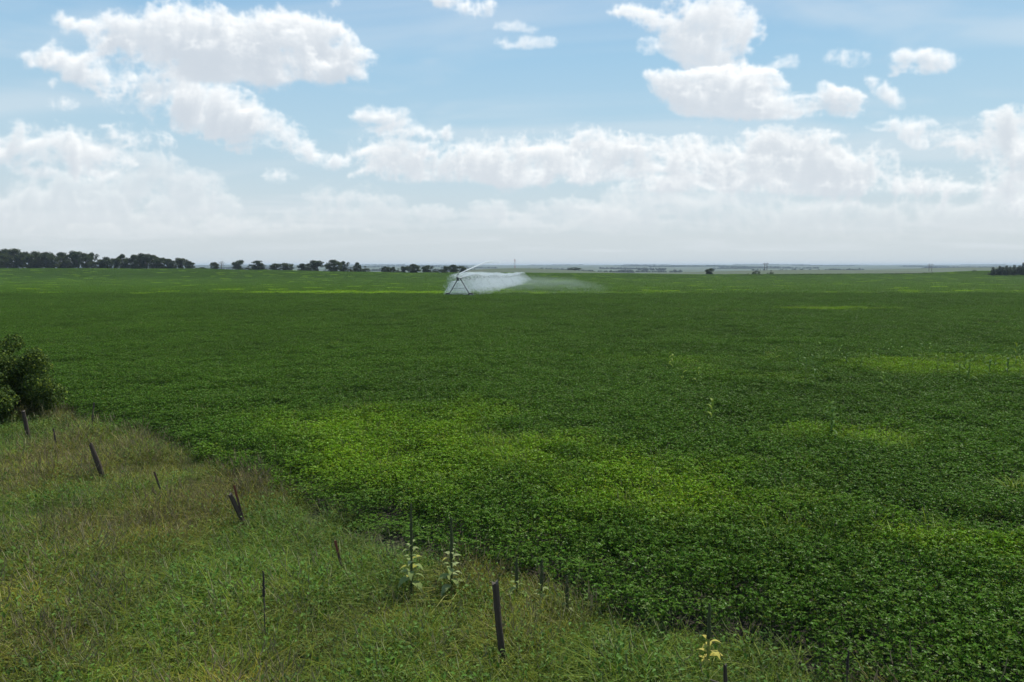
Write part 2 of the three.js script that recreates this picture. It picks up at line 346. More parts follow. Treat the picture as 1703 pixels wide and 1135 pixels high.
// weeds and bare gaps: [x, z, rx, rz, strength]
const weedAreas = [], gaps = [];
for (const [px, py, wx, wy, s] of [[660, 694, 170, 24, .55], [580, 742, 130, 26, .5], [710, 760, 170, 30, .55], [860, 735, 160, 26, .55], [980, 770, 190, 36, .6], [1080, 830, 190, 40, .6], [930, 850, 120, 30, .45], [1240, 770, 130, 22, .45], [1380, 710, 110, 14, .65], [1580, 606, 170, 12, .75], [1310, 625, 90, 10, .45], [1300, 595, 120, 8, .3], [1610, 900, 160, 40, .55], [1420, 820, 160, 30, .42], [1250, 850, 130, 26, .4], [420, 690, 110, 18, .2], [330, 742, 90, 14, .25], [1100, 740, 120, 16, .3], [1690, 940, 70, 30, .4], [760, 812, 80, 18, .3], [1400, 512, 70, 2, .8]]) {
  const c = spot(px, py, .8), far = spot(px, py - wy, .8), side = spot(px + wx, py, .8);
  weedAreas.push([c.x, c.z, Math.abs(side.x - c.x) * 1.35, Math.abs(far.z - c.z) * 1.25, s]);
}
for (const [px, py, wx, wy] of [[610, 866, 95, 17], [690, 893, 60, 13], [500, 836, 48, 11], [1632, 718, 40, 5], [1440, 697, 26, 4], [740, 905, 26, 8], [1450, 1125, 60, 16], [880, 905, 24, 6], [590, 660, 30, 4], [1290, 1080, 60, 8], [1030, 985, 50, 8], [1500, 855, 40, 8], [1100, 800, 20, 5], [1655, 880, 40, 8], [1250, 905, 30, 6]]) {
  const c = spot(px, py, .5), far = spot(px, py - wy, .5), side = spot(px + wx, py, .5);
  gaps.push([c.x, c.z, Math.abs(side.x - c.x), Math.abs(far.z - c.z)]);
}
const inside = (list, x, z) => { let m = 0; for (const [cx, cz, rx, rz, s = 1] of list) { const q = ((x - cx) / rx) ** 2 + ((z - cz) / rz) ** 2; if (q < 4) m = Math.max(m, s * Math.exp(-q * .9)); } return m; };
const weediness = (x, z) => { const q = inside(weedAreas, x, z); return q * 1.05 + (fbm2(x * .12 + 9, z * .09, 4) - .5) * .8 + (fbm2(x * .62 + 5, z * .5, 3) - .5) * (.3 + 1.5 * q); };
{
  const sets = { near: [], far: [] }, r = rng(77);
  const inFrame = (x, z, m) => Math.abs(x) < -z * .70 + m;
  for (let z = -6; z > -152; z -= .8) for (let x = -120; x < 120; x += .8) {
    if (!inFrame(x, z, 9)) continue;
    const px = x + (r() - .5) * .4, pz = z + (r() - .5) * .4, side = pz > -90 ? beanSide(px, pz) : 9;
    const ragged = side + (fbm2(px * .9, pz * .9, 3) - .5) * 1.1;
    if (ragged < .35) continue;
    const gap = inside(gaps, px, pz);
    if (gap > .6 && r() < .5) continue;
    sets.near.push([px, pz, lerp(.74, 1.18, fbm2(px * .42, pz * .42, 3)) * lerp(.92, 1.08, r()) * (1 - gap * .55) * lerp(.75, 1, smooth(.3, 1.6, ragged)), r() * 6.283, weediness(px, pz)]);
  }
  for (let z = -150; z > -600; z -= 3.4) for (let x = -430; x < 430; x += 3.4) {
    if (!inFrame(x, z, 14)) continue;
    const px = x + (r() - .5) * 1.5, pz = z + (r() - .5) * 1.5;
    sets.far.push([px, pz, lerp(.8, 1.15, r()), r() * 6.283, (fbm2(px * .03, pz * .02, 4) - .5) * .9 + (r() < .09 ? r() * .8 : 0) + .12 + (.3 + .6 * smooth(-55, -20, px) * (1 - smooth(-12, -6, px))) * Math.exp(-(((pz + 157) / 7) ** 2)) * smooth(-95, -60, px) * (1 - smooth(30, 70, px))]);
  }
  const m = new THREE.Matrix4(), q = new THREE.Quaternion(), e = new THREE.Euler(), col = new THREE.Color();
  const place = (list, geos, name, label) => geos.forEach((g, k) => {
    const mine = list.filter((_, i) => i % geos.length === k), im = new THREE.InstancedMesh(g, beanMat, mine.length);
    mine.forEach(([x, z, s, a, w], i) => {
      m.compose(V(x, ground(x, z), z), q.setFromEuler(e.set(0, a, 0)), V(1, s, 1));
      im.setMatrixAt(i, m);
      const t = smooth(.12, .75, w), b = lerp(.75, 1.25, fbm2(x * .23 + 40, z * .16, 3)) * (z < -150 ? 1.1 : 1);
      im.setColorAt(i, col.setRGB(lerp(.95, 2.3, t) * b, lerp(.97, 1.95, t) * b, lerp(1.0, .8, t) * b));
    });
    tag(add(im, name), label, 'crop', null, 'stuff');
  });
  place(sets.near, [0, 1, 2, 3].map((k) => beanPatch(1.0, 500, 100 + k, true)), 'soybean_canopy', 'dark green soybean canopy filling the near part of the field');
  place(sets.far, [0, 1, 2].map((k) => beanPatch(4.0, 2800, 200 + k, false)), 'distant_soybean_canopy', 'even green soybean canopy stretching to the tree line');
  console.log('beans', sets.near.length, sets.far.length);
}

// weedy grass standing through the beans, and the rough grass of the verge
function blade(g, x, y, z, h, lean, yaw, w, c0, c1, seg = 3) {
  const sx = Math.cos(yaw), sz = Math.sin(yaw), fx = -sz, fz = sx;
  let a, b;
  for (let k = 0; k <= seg; k++) {
    const t = k / seg, bend = lean * t * t, ww = w * (1 - t * .85), px = x + fx * bend * h, pz = z + fz * bend * h, py = y + h * t * (1 - .35 * lean * t), c = c0.map((v, j) => lerp(v, c1[j], t));
    const na = g.v(px - sx * ww, py, pz - sz * ww, c), nb = g.v(px + sx * ww, py, pz + sz * ww, c);
    if (k) { g.t(a, b, na); g.t(b, nb, na); }
    a = na; b = nb;
  }
}
const grassMat = new THREE.MeshPhysicalMaterial({ vertexColors: true, roughness: .95, transmission: .3, thickness: 0, side: THREE.DoubleSide, specularIntensity: .3, clearcoat: .12, clearcoatRoughness: .4 });
function grassPatch(size, n, seed, { h = [.13, .48], green = [.13, .18, .011], dry = 0.15, seeds = 0.1, width = .0065, lean = [.3, 1.8], y0 = 0, leaves = 0 }) {
  const g = new Geo(), r = rng(seed), wind = 1.1;
  for (let i = 0; i < n; i++) {
    const x = (r() - .5) * size, z = (r() - .5) * size, hh = lerp(h[0], h[1], Math.pow(r(), 1.3)), isDry = r() < dry, k = lerp(.6, 1.35, r());
    const c = isDry ? [.23 * k, .235 * k, .07 * k] : [green[0] * k * lerp(.8, 1.3, r()), green[1] * k, green[2] * k], yaw = r() < .15 ? wind + (r() - .5) * 1.6 : r() * 6.283;
    blade(g, x, y0, z, hh, lerp(lean[0], lean[1], r()), yaw, width * lerp(.6, 1.4, r()), c, c.map((v) => v * 1.1), 3);
    if (r() < seeds) {                                          // seed head on a thin stem
      const top = hh * lerp(1.05, 1.45, r()), k2 = lerp(.7, 1.2, r()), sc = r() < .5 ? [.27 * k2, .25 * k2, .12 * k2] : [.2 * k2, .175 * k2, .10 * k2], lx = (r() - .5) * .25, lz = (r() - .5) * .25;
      tube(g, [[x, y0, z, .0016], [x + lx * .6, y0 + top * .75, z + lz * .6, .0014], [x + lx, y0 + top * .85, z + lz, .006], [x + lx * 1.3, y0 + top, z + lz * 1.3, .002]], sc, 3);
    }
  }
  for (let i = 0; i < leaves; i++) {
    te.set((r() - .4) * 1.4, r() * 6.283, (r() - .5), 'YXZ'); tq.setFromEuler(te);
    const k = lerp(.7, 1.3, r()), l = lerp(.03, .07, r());
    leaflet(g, V((r() - .5) * size, y0 + lerp(.08, h[1] * .7, r()), (r() - .5) * size), tq, l, l * .5, l * .1, l * .2, [.08 * k, .15 * k, .018 * k]);
  }
  return g.build();
}
function scatter(list, geos, mat, name, label, category) {
  const m = new THREE.Matrix4(), q = new THREE.Quaternion(), e = new THREE.Euler(), col = new THREE.Color();
  geos.forEach((g, k) => {
    const mine = list.filter((_, i) => i % geos.length === k), im = new THREE.InstancedMesh(g, mat, mine.length);
    mine.forEach(([x, y, z, s, a, t], i) => { m.compose(V(x, y, z), q.setFromEuler(e.set(0, a, 0)), V(s, s, s)); im.setMatrixAt(i, m); im.setColorAt(i, col.setRGB(t[0], t[1], t[2])); });
    tag(add(im, name), label, category, null, 'stuff');
  });
}
{
  const r = rng(303), lush = [], mixed = [], tan = [];
  for (let z = 6; z > -80; z -= .36) for (let x = -62; x < 18; x += .36) {
    const px = x + (r() - .5) * .3, pz = z + (r() - .5) * .3;
    if (Math.abs(px) > -pz * .72 + 7 || pz > 1) continue;
    const side = beanSide(px, pz) + (fbm2(px * .9, pz * .9, 3) - .5) * .9;
    if (side > .25) continue;
    if (side > -.45 && inside(gaps, px, pz) > .3) continue;
    const dryness = fbm2(px * .28 + 3, pz * .22, 4) + .10 * smooth(-3.5, -1, side) * smooth(0, -14, px + 4) + .05 * smooth(-2, -8, px + pz * .3), pick = r();
    const b = lerp(.55, 1.4, fbm2(px * .7, pz * .7 + 20, 4)) * lerp(.85, 1.15, r()), s = lerp(.4, 1.9, fbm2(px * 1.1 + 60, pz * 1.1, 3)) * lerp(.75, 1.3, r()) * (side > -1 ? 1.1 : 1);
    const item = [px, 0, pz, s, (r() - .5) * 1.2, [b * lerp(.85, 1.12, smooth(.42, .62, dryness)), b, b * lerp(.8, 1, smooth(.42, .62, dryness))]];
    if (pick < smooth(.40, .68, dryness)) (r() < .2 ? tan : mixed).push(item); else lush.push(item);
  }
  scatter(lush, [1, 2, 3].map((k) => grassPatch(.55, 150, 400 + k, { dry: .04, seeds: .04, leaves: 50 })), grassMat, 'rough_grass', 'unmown green grass covering the verge beside the field', 'grass');
  scatter(mixed, [1, 2].map((k) => grassPatch(.55, 150, 420 + k, { dry: .12, seeds: .1, green: [.15, .18, .013], h: [.16, .5], leaves: 34 })), grassMat, 'seeding_grass', 'olive grass gone to seed on the verge', 'grass');
  scatter(tan, [1, 2].map((k) => grassPatch(.55, 130, 440 + k, { dry: .2, seeds: .24, leaves: 20, green: [.14, .18, .013], h: [.2, .56] })), grassMat, 'dry_grass', 'tan dry seed heads of tall grass on the verge', 'grass');
  const weeds = [];
  for (let z = -8; z > -140; z -= .38) for (let x = -90; x < 90; x += .38) {
    if (Math.abs(x) > -z * .70 + 5) continue;
    const px = x + (r() - .5) * .45, pz = z + (r() - .5) * .45;
    if (pz > -60 && beanSide(px, pz) < .6) continue;
    const w = weediness(px, pz) - .45 - .5 * (pz > -60 ? 1 - smooth(1.2, 3.2, beanSide(px, pz)) : 0) + (noise3(px * .9, 2, pz * .7) - .5) * 1.1 + (noise3(px * 2.1, 5, pz * 2.1) - .5) * .4;
    if (r() > smooth(.0, .25, w) * .97) continue;
    const b = lerp(.8, 1.25, r());
    weeds.push([px, lerp(.2, .46, r()), pz, lerp(.7, 1.15, r()), r() * 6.283, [b * lerp(.9, 1.2, r()), b, b]]);
  }
  scatter(weeds, [1, 2, 3].map((k) => grassPatch(.55, 60, 460 + k, { h: [.28, .6], green: [.17, .30, .012], dry: .015, seeds: .05, width: .010, lean: [.3, 1.4], leaves: 16 })), grassMat, 'weedy_grass', 'pale yellow-green weed grass growing up through the soybeans', 'weeds');
  console.log('grass', lush.length, mixed.length, tan.length, weeds.length);
}

// ---------------------------------------------------------------- things on the verge
const heightAt = (py, z) => { const b = -(py - 567.5) / FPX, y = b * Math.cos(PITCH) - Math.sin(PITCH), zz = -b * Math.sin(PITCH) - Math.cos(PITCH); return EYE + y * (z / zz); };
const ORD = ['first', 'second', 'third', 'fourth', 'fifth', 'sixth', 'seventh', 'eighth', 'ninth', 'tenth', 'eleventh', 'twelfth', 'thirteenth', 'fourteenth', 'fifteenth', 'sixteenth', 'seventeenth', 'eighteenth', 'nineteenth', 'twentieth', 'twenty-first', 'twenty-second', 'twenty-third', 'twenty-fourth', 'twenty-fifth', 'twenty-sixth', 'twenty-seventh', 'twenty-eighth', 'twenty-ninth', 'thirtieth'];
const woodMat = new THREE.MeshStandardMaterial({ vertexColors: true, roughness: .95 });
const steelMat = new THREE.MeshStandardMaterial({ vertexColors: true, roughness: .75, metalness: .3 });
// a weathered round post from its foot to its top, checked and uneven
function woodPost(len, rad, seed) {
  const g = new Geo(), r = rng(seed), sides = 12, rings = 10, rows = [];
  for (let k = 0; k <= rings; k++) {
    const row = [], y = len * k / rings;
    for (let i = 0; i < sides; i++) {
      const a = i / sides * 6.283, crack = noise3(i * 1.9 + seed, y * .8, 4) , rr = rad * (1 + (noise3(i * .8, y * 2.2, seed) - .5) * .34 - (crack > .66 ? .2 : 0)) * (1 - .06 * k / rings), n = lerp(.35, 1.9, noise3(i * 1.7 + seed, y * 1.1, 9));
      row.push(g.v(Math.cos(a) * rr, y + (k === rings ? (noise3(i, 3, seed) - .5) * .09 : 0), Math.sin(a) * rr, [.04 * n, .029 * n, .02 * n]));
    }
    rows.push(row);
    if (k) for (let i = 0; i < sides; i++) { const j = (i + 1) % sides, p = rows[k - 1]; g.t(p[i], row[i], p[j]); g.t(p[j], row[i], row[j]); }
  }
  const top = rows[rings].map((id) => g.v(g.p[id * 3], g.p[id * 3 + 1], g.p[id * 3 + 2], [.10, .085, .065])), c = g.v(0, len + .004, 0, [.09, .075, .06]);
  for (let i = 0; i < sides; i++) g.t(c, top[(i + 1) % sides], top[i]);
  return g.build();
}
function steelPost(len, seed, rust) {                           // studded T-section
  const parts = [], r = rng(seed);
  const slab = (w, h, d, x, y, z) => { const b = new THREE.BoxGeometry(w, h, d, 1, 6, 1); b.translate(x, y, z); return b; };
  parts.push(slab(.05, len, .006, 0, len / 2, 0), slab(.006, len * .998, .046, 0, len / 2, -.026));
  for (let y = .25; y < len - .05; y += .055) parts.push(slab(.008, .014, .006, 0, y, .0055));
  const g = mergeGeometries(parts.map((b) => { b.deleteAttribute('uv'); return b; })), p = g.attributes.position, col = [];
  for (let i = 0; i < p.count; i++) { const t = p.getY(i) / len, n = lerp(.7, 1.2, noise3(p.getX(i) * 90 + seed, p.getY(i) * 9, 3)), red = t > .8 ? rust : rust * .35; col.push(lerp(.055, .16, red) * n, lerp(.057, .05, red) * n, lerp(.055, .03, red) * n); }
  g.setAttribute('color', new THREE.Float32BufferAttribute(col, 3));
  return g;
}
function stand(mesh, foot, top) {                               // put a post's foot at one point and aim its axis at another
  mesh.position.copy(foot);
  mesh.quaternion.setFromUnitVectors(V(0, 1, 0), top.clone().sub(foot).normalize());
}
const posts = [
  ['wood', 38, 684, 46, 724, .085, 'dark wooden fence post beside the big bush at the left edge'],
  ['steel', 88, 713, 93, 740, .3, 'short steel fence post just right of the bush'],
  ['steel', 156, 670, 152, 712, .2, 'upright thin steel post where the verge meets the beans'],
  ['wood', 150, 738, 171, 794, .085, 'thick wooden fence post leaning left, with dead brush at its foot'],
  ['steel', 256, 785, 268, 819, .5, 'short leaning steel post between two wooden posts on the verge'],
  ['wood', 383, 823, 404, 868, .062, 'short wooden post leaning beside a taller rusty steel post'],
  ['steel', 389, 808, 405, 868, 1, 'rusty steel post leaning against a short wooden post'],
  ['steel', 557, 900, 568, 944, 1, 'grey steel post with a rusty top alone in the grass'],
  ['wood', 823, 970, 834, 1088, .064, 'tallest wooden fence post, dark and upright, in the foreground grass'],
  ['wood', 1206, 1108, 1207, 1165, .035, 'thin wooden stake with a crossing stick at the bottom of the picture'],
];
posts.forEach(([kind, tx, ty, bx, by, k, label], n) => {
  const low = spot(bx, by, .28), top = V(0, heightAt(ty, low.z), low.z);
  top.x = (tx - 851.5) / FPX * -(low.z * Math.cos(PITCH) - (EYE - top.y) * Math.sin(PITCH));
  const dir = top.clone().sub(low).normalize(), foot = low.clone().addScaledVector(dir, -(low.y + .12) / dir.y), len = top.distanceTo(foot);
  const m = new THREE.Mesh(kind === 'wood' ? woodPost(len, k * .82, 50 + n) : steelPost(len, 70 + n, k), kind === 'wood' ? woodMat : steelMat);
  add(m, kind === 'wood' ? 'wooden_fence_post' : 'steel_fence_post');
  tag(m, label, 'fence post', 'old fence posts along the verge');
  stand(m, foot, top);
  if (n === 9) { const g = new Geo(); tube(g, [[-.2, len * .8, .02, .012], [0, len * .72, .045, .014], [.34, len * .6, .02, .01]], [.08, .065, .05], 5); add(new THREE.Mesh(g.build(), woodMat), 'crossing_stick', m); }
});

// mullein: felted pale leaves up a stout stem that ends in a tall spike
const mulleinLeaf = (() => { const g = new Geo(), W = [0, .6, 1, .85, .45, 0]; let pl, pc, pr; W.forEach((w, k) => { const t = k / 5, y = .18 * Math.sin(t * 2.4) - .28 * t * t * t, c = [1, 1, 1], a = g.v(-w * .2, y + w * .03, t, c), b = g.v(0, y, t, c), d = g.v(w * .2, y + w * .03, t, c); if (k) { g.t(pl, a, pc); g.t(pc, a, b); g.t(pc, b, pr); g.t(pr, b, d); } pl = a; pc = b; pr = d; }); return g.build(); })();
const feltMat = (r, g, b) => new THREE.MeshPhysicalMaterial({ color: C(r, g, b), roughness: 1, transmission: .35, thickness: 0, side: THREE.DoubleSide, specularIntensity: .15, sheen: .2, sheenColor: C(.6, .65, .5), sheenRoughness: .8 });
const felt = [feltMat(.30, .35, .15), feltMat(.22, .28, .09), feltMat(.36, .36, .07)], yellowFelt = [feltMat(.50, .44, .10), feltMat(.36, .38, .10)];
const spikeMat = new THREE.MeshStandardMaterial({ vertexColors: true, roughness: 1 });
function mullein(px, topPy, basePy, label, { from = .22, to = .6, size = .30, n = 16, yellow = false, seed = 1, dead = false }) {
  const r = rng(900 + seed), base = spot(px, basePy, .2), h = heightAt(topPy, base.z), o = new THREE.Group();
  add(o, dead ? 'dead_mullein_stalk' : 'mullein_plant'); o.position.set(base.x, 0, base.z); o.rotation.y = r() * 6;
  tag(o, label, dead ? 'stalk' : 'plant', dead ? null : 'mullein plants along the field edge');
  const g = new Geo(), col = dead ? [.055, .045, .035] : yellow ? [.20, .22, .05] : [.06, .08, .022], lx = (r() - .5) * .05;
  tube(g, [[0, -.1, 0, dead ? .01 : .024], [lx, h * .5, 0, dead ? .009 : .021], [lx, h * (dead ? .72 : .6), 0, .012]], col, 7);
  add(new THREE.Mesh(g.build(), spikeMat), 'stem', o);
  const s = new Geo(), rows = 26, y0 = h * (dead ? .68 : .52), pts = [];
  for (let k = 0; k <= rows; k++) { const t = k / rows; pts.push([lx + (noise3(k * .7, seed, 2) - .5) * .012, lerp(y0, h, t), (noise3(k * .7, seed, 8) - .5) * .012, (dead ? .02 : .03) * (k % 2 ? 1.18 : .86) * (1 - .55 * t * t)]); }
  tube(s, pts, dead ? [.03, .025, .02] : [.045, .058, .018], 8);
  add(new THREE.Mesh(s.build(), spikeMat), 'flower_spike', o);
  if (!dead) for (let i = 0; i < n; i++) {
    const t = i / (n - 1), y = h * lerp(from, to, t), L = size * lerp(1.1, .45, t) * lerp(.8, 1.2, r()), set = yellow ? yellowFelt : felt, m = new THREE.Mesh(mulleinLeaf, set[Math.floor(r() * (yellow ? 2 : 2.25))]);
    add(m, 'leaf', o);
    m.position.set(lx * t, y, 0); m.scale.set(L * 1.15, L, L); m.rotation.set(lerp(.25, -.35, t) * lerp(.5, 1.4, r()), i * 2.4 + r() * .5, (r() - .5) * .5, 'YXZ');
  }
  return o;
}
mullein(684, 838, 985, 'tallest mullein with a long dark spike at the field edge', { seed: 1, n: 20 });
mullein(751, 861, 985, 'second tallest mullein, just right of the tallest one', { seed: 2, n: 18 });
mullein(860, 928, 992, 'small mullein just right of the tall wooden post', { seed: 3, n: 10, size: .27, to: .6 });
mullein(900, 930, 998, 'narrow mullein, second to the right of the tall wooden post', { seed: 4, n: 9, size: .22, to: .5 });
mullein(943, 958, 1018, 'smallest slender mullein, third right of the tall wooden post', { seed: 5, n: 7, size: .2, to: .5 });
mullein(1179, 1004, 1105, 'mullein with yellowing leaves near the bottom of the picture', { seed: 6, n: 9, size: .3, yellow: true, to: .5 });
mullein(441, 950, 1062, 'dead dark mullein stalk standing alone in the open grass', { seed: 7, dead: true });
mullein(1408, 1082, 1160, 'slim brown stalk standing in the beans at bottom right', { seed: 8, dead: true });

// broad-leaved weeds in the grass
const weedMats = [[.13, .19, .045], [.17, .22, .06], [.10, .16, .035]].map(([r, g, b]) => leafMat(C(r, g, b), { clearcoat: .1 }));
function leafyWeed(px, py, h, label, seed) {
  const r = rng(seed), b = spot(px, py, .2), o = new THREE.Group();
  add(o, 'leafy_weed'); o.position.set(b.x, 0, b.z); tag(o, label, 'weed', 'broad-leaved weeds on the verge');
  for (let k = 0; k < 3 + seed % 3; k++) {
    const g = new Geo(), l = new Geo(), ax = (r() - .5) * .5, az = (r() - .5) * .5, hh = h * lerp(.7, 1.1, r()), W = [1, 1, 1];
    tube(g, [[ax * .3, -.05, az * .3, .007], [ax * .7, hh * .6, az * .7, .006], [ax, hh, az, .003]], [.08, .11, .04], 5);
    for (let i = 0; i < 11; i++) { const t = lerp(.25, 1, i / 10), L = lerp(.16, .08, t) * lerp(.8, 1.2, r()); te.set((r() - .5) * .8, i * 2.6 + r(), (r() - .5) * .5, 'YXZ'); tq.setFromEuler(te); leaflet(l, V(ax * lerp(.3, 1, t), hh * t, az * lerp(.3, 1, t)), tq, L, L * .5, L * .08, L * .2, W); }
    const stem = add(new THREE.Mesh(g.build(), spikeMat), 'stem', o);
    add(new THREE.Mesh(l.build(), weedMats[Math.floor(r() * 3)]), 'foliage', stem);
  }
}
[[85, 776, .6, 'leafy weed in the grass below the short steel post by the bush'], [110, 714, .9, 'tall leafy weed between the bush and the thin upright post'], [62, 716, .8, 'leafy weed at the foot of the bush by the wooden post'], [15, 712, .8, 'leafy weed under the bush at the left edge of the picture'], [206, 768, .6, 'leafy weed just right of the thick leaning post'],
 [296, 800, .55, 'leafy weed right of the short leaning steel post'], [560, 962, .5, 'leafy weed below the grey steel post with rusty top'], [350, 1004, .5, 'leafy weed in open grass left of the dead stalk'], [120, 1030, .55, 'leafy weed low in the left foreground grass'], [1092, 1050, .6, 'leafy weed at the bean edge left of the yellowing mullein'], [1010, 1090, .5, 'leafy weed in foreground grass right of the tall wooden post'], [650, 930, .7, 'leafy weed at the foot of the tallest mullein']].forEach(([px, py, h, label], i) => leafyWeed(px, py, h, label, 31 + i));

// dead brush at the leaning post
{
  const b = spot(150, 800, .1), g = new Geo(), r = rng(8);
  for (let i = 0; i < 26; i++) { const a = r() * 6.28, l = lerp(.3, .95, r()), k = lerp(.7, 1.3, r()), x = (r() - .5) * .5, z = (r() - .5) * .4, ux = Math.cos(a) * l * .55, uz = Math.sin(a) * l * .55; tube(g, [[x, -.05, z, .009], [x + ux * .5, l * .55, z + uz * .5, .006], [x + ux, l * .9, z + uz, .002]], [.10 * k, .085 * k, .065 * k], 4); }
  const m = add(new THREE.Mesh(g.build(), woodMat), 'dead_brush'); m.position.copy(b); m.position.y = 0;
  tag(m, 'tangle of dead grey twigs at the foot of the leaning post', 'brush');
}

// big bush at the left edge
const foliageMat = (r, g, b, t = .28) => new THREE.MeshPhysicalMaterial({ color: C(r, g, b), vertexColors: true, roughness: .95, transmission: t, thickness: 0, side: THREE.DoubleSide, specularIntensity: .15, clearcoat: .06, clearcoatRoughness: .35 });
function leafClumps(g, clumps, leaf, per, r, tint) {
  for (const [cx, cy, cz, R, flat = .8] of clumps) for (let i = 0; i < per * R * R; i++) {
    const u = V(r() * 2 - 1, r() * 2 - 1, r() * 2 - 1); if (u.length() > 1) { i--; continue; } u.normalize().multiplyScalar(R * Math.pow(r(), .28) * lerp(.75, 1.12, noise3(u.x * 2.3 + cx, u.y * 2.3 + cy, u.z * 2.3)));
    te.set((r() - .35) * 2, r() * 6.283, (r() - .5) * 1.4, 'YXZ'); tq.setFromEuler(te);
    const L = leaf * lerp(.7, 1.4, r()), k = lerp(.65, 1.35, r());
    diamond(g, V(cx + u.x, Math.max(0, cy + u.y * flat), cz + u.z), tq, L, L * .62, L * .1, tint(k, r));
  }
}
{
  const o = new THREE.Group(), b = spot(8, 708, 0), r = rng(42), clumps = [], st = new Geo();
  add(o, 'bush'); o.position.set(b.x, 0, b.z); o.scale.set(1.0, 1.2, 1.1); tag(o, 'big dark green bush cut off by the left edge of the picture', 'bush');
  for (let i = 0; i < 62; i++) { const a = r() * 6.28, t = Math.sqrt(r()), rad = 1.8 * t, y = lerp(.5, 2.75, r()) * Math.sqrt(1 - t * t * .72); clumps.push([Math.cos(a) * rad * 1.05 - .2, y, Math.sin(a) * rad, lerp(.35, .62, r())]); }
  for (let i = 0; i < 8; i++) { const c = clumps[i * 3]; tube(st, [[(r() - .5) * .3, -.1, (r() - .5) * .3, .05], [c[0] * .5, c[1] * .6, c[2] * .5, .032], [c[0], c[1], c[2], .012]], [.06, .05, .04], 6); }
  add(new THREE.Mesh(st.build(), woodMat), 'stem', o);
  const g = new Geo(); leafClumps(g, clumps, .085, 3000, r, (k, q) => (q() < .2 ? [.14 * k, .19 * k, .02 * k] : [.05 * k, .088 * k, .015 * k]));
  add(new THREE.Mesh(g.build(), foliageMat(1, 1, 1)), 'crown', o);
}

// volunteer corn standing above the beans
{
  const mats = [[.10, .18, .025], [.17, .24, .025], [.075, .145, .025]].map(([r, g, b]) => leafMat(C(r, g, b), { clearcoat: .12 })), stalkM = new THREE.MeshStandardMaterial({ color: C(.16, .22, .06), roughness: .9 });
  const stalk = new THREE.CylinderGeometry(.008, .014, 1, 6); stalk.translate(0, .5, 0);
  const leafG = (() => { const g = new Geo(); let a, b; for (let k = 0; k <= 6; k++) { const t = k / 6, w = .05 * Math.sin(Math.PI * Math.min(1, t * .9 + .12)) + .004, y = .75 * t - .95 * t * t, z = t * .85, na = g.v(-w, y + w * .4, z, [1, 1, 1]), nb = g.v(w, y + w * .4, z, [1, 1, 1]), nm = g.v(0, y, z, [1, 1, 1]); if (k) { g.t(a[0], na, a[1]); g.t(a[1], na, nm); g.t(a[1], nm, a[2]); g.t(a[2], nm, nb); } a = [na, nm, nb]; } return g.build(); })();
  const list = [[1340, 636, 1.75, 2], [1356, 640, 1.35, 2], [1112, 607, 1.4, 1], [1120, 609, 1.3, 1], [1365, 598, 1.6, 0], [1372, 601, 1.4, 0], [1383, 598, 1.5, 2], [1398, 592, 1.4, 0], [1425, 608, 1.5, 0], [1432, 611, 1.4, 0], [1534, 600, 1.6, 2], [1588, 606, 1.5, 2], [1605, 612, 1.7, 0], [1622, 600, 1.5, 0], [1612, 630, 1.6, 0], [1655, 610, 1.4, 2], [1690, 606, 1.8, 1], [1696, 628, 1.5, 0], [1383, 712, 1.35, 2], [1185, 690, 1.25, 1], [1310, 592, 1.4, 0], [1290, 596, 1.35, 1], [1560, 615, 1.4, 0], [1480, 585, 1.4, 0], [1135, 629, 1.25, 1], [1160, 634, 1.3, 1], [365, 610, 1.15, 2]];
  for (const [px, py, h] of [[1270, 590, 1.3], [1328, 604, 1.3], [1352, 612, 1.35], [1408, 602, 1.3], [1446, 596, 1.3], [1462, 604, 1.4], [1500, 596, 1.35], [1518, 610, 1.3], [1548, 592, 1.4], [1572, 598, 1.35], [1596, 624, 1.35], [1636, 602, 1.4], [1646, 622, 1.35], [1668, 598, 1.4], [1676, 620, 1.4], [1700, 588, 1.35], [1470, 640, 1.25], [1380, 690, 1.25]]) list.push([px, py, h, px % 3 ? 2 : 0]);
  list.sort((a, b) => a[0] - b[0]);
  list.forEach(([px, py, h, k], i) => {
    const p = spot(px, py, .85), r = rng(600 + i), o = new THREE.Group(); p.y = ground(p.x, p.z);
    add(o, 'corn_plant'); o.position.copy(p); o.rotation.y = r() * 6;
    tag(o, `${i === 0 ? 'lone volunteer corn plant in the beans at far left' : i < 17 ? ORD[i - 1] + ' corn plant from the left in the right half of the beans' : ORD[list.length - 1 - i] + ' corn plant counted from the right edge, standing above the beans'}`, 'corn', 'volunteer corn plants in the beans');
    const s = add(new THREE.Mesh(stalk, stalkM), 'stalk', o); s.scale.y = h;
    for (let j = 0; j < 8; j++) { const t = j / 7, m = add(new THREE.Mesh(leafG, mats[k === 1 && j % 2 ? 1 : k === 1 ? 0 : k]), 'leaf', o), L = lerp(.65, 1, Math.sin(t * 3)) * h * .48; m.position.y = h * lerp(.3, .98, t); m.rotation.set(lerp(-.25, -.75, t), j * 2.9 + r(), 0, 'YXZ'); m.scale.set(.95, L * .9, L * .9); }
  });
}

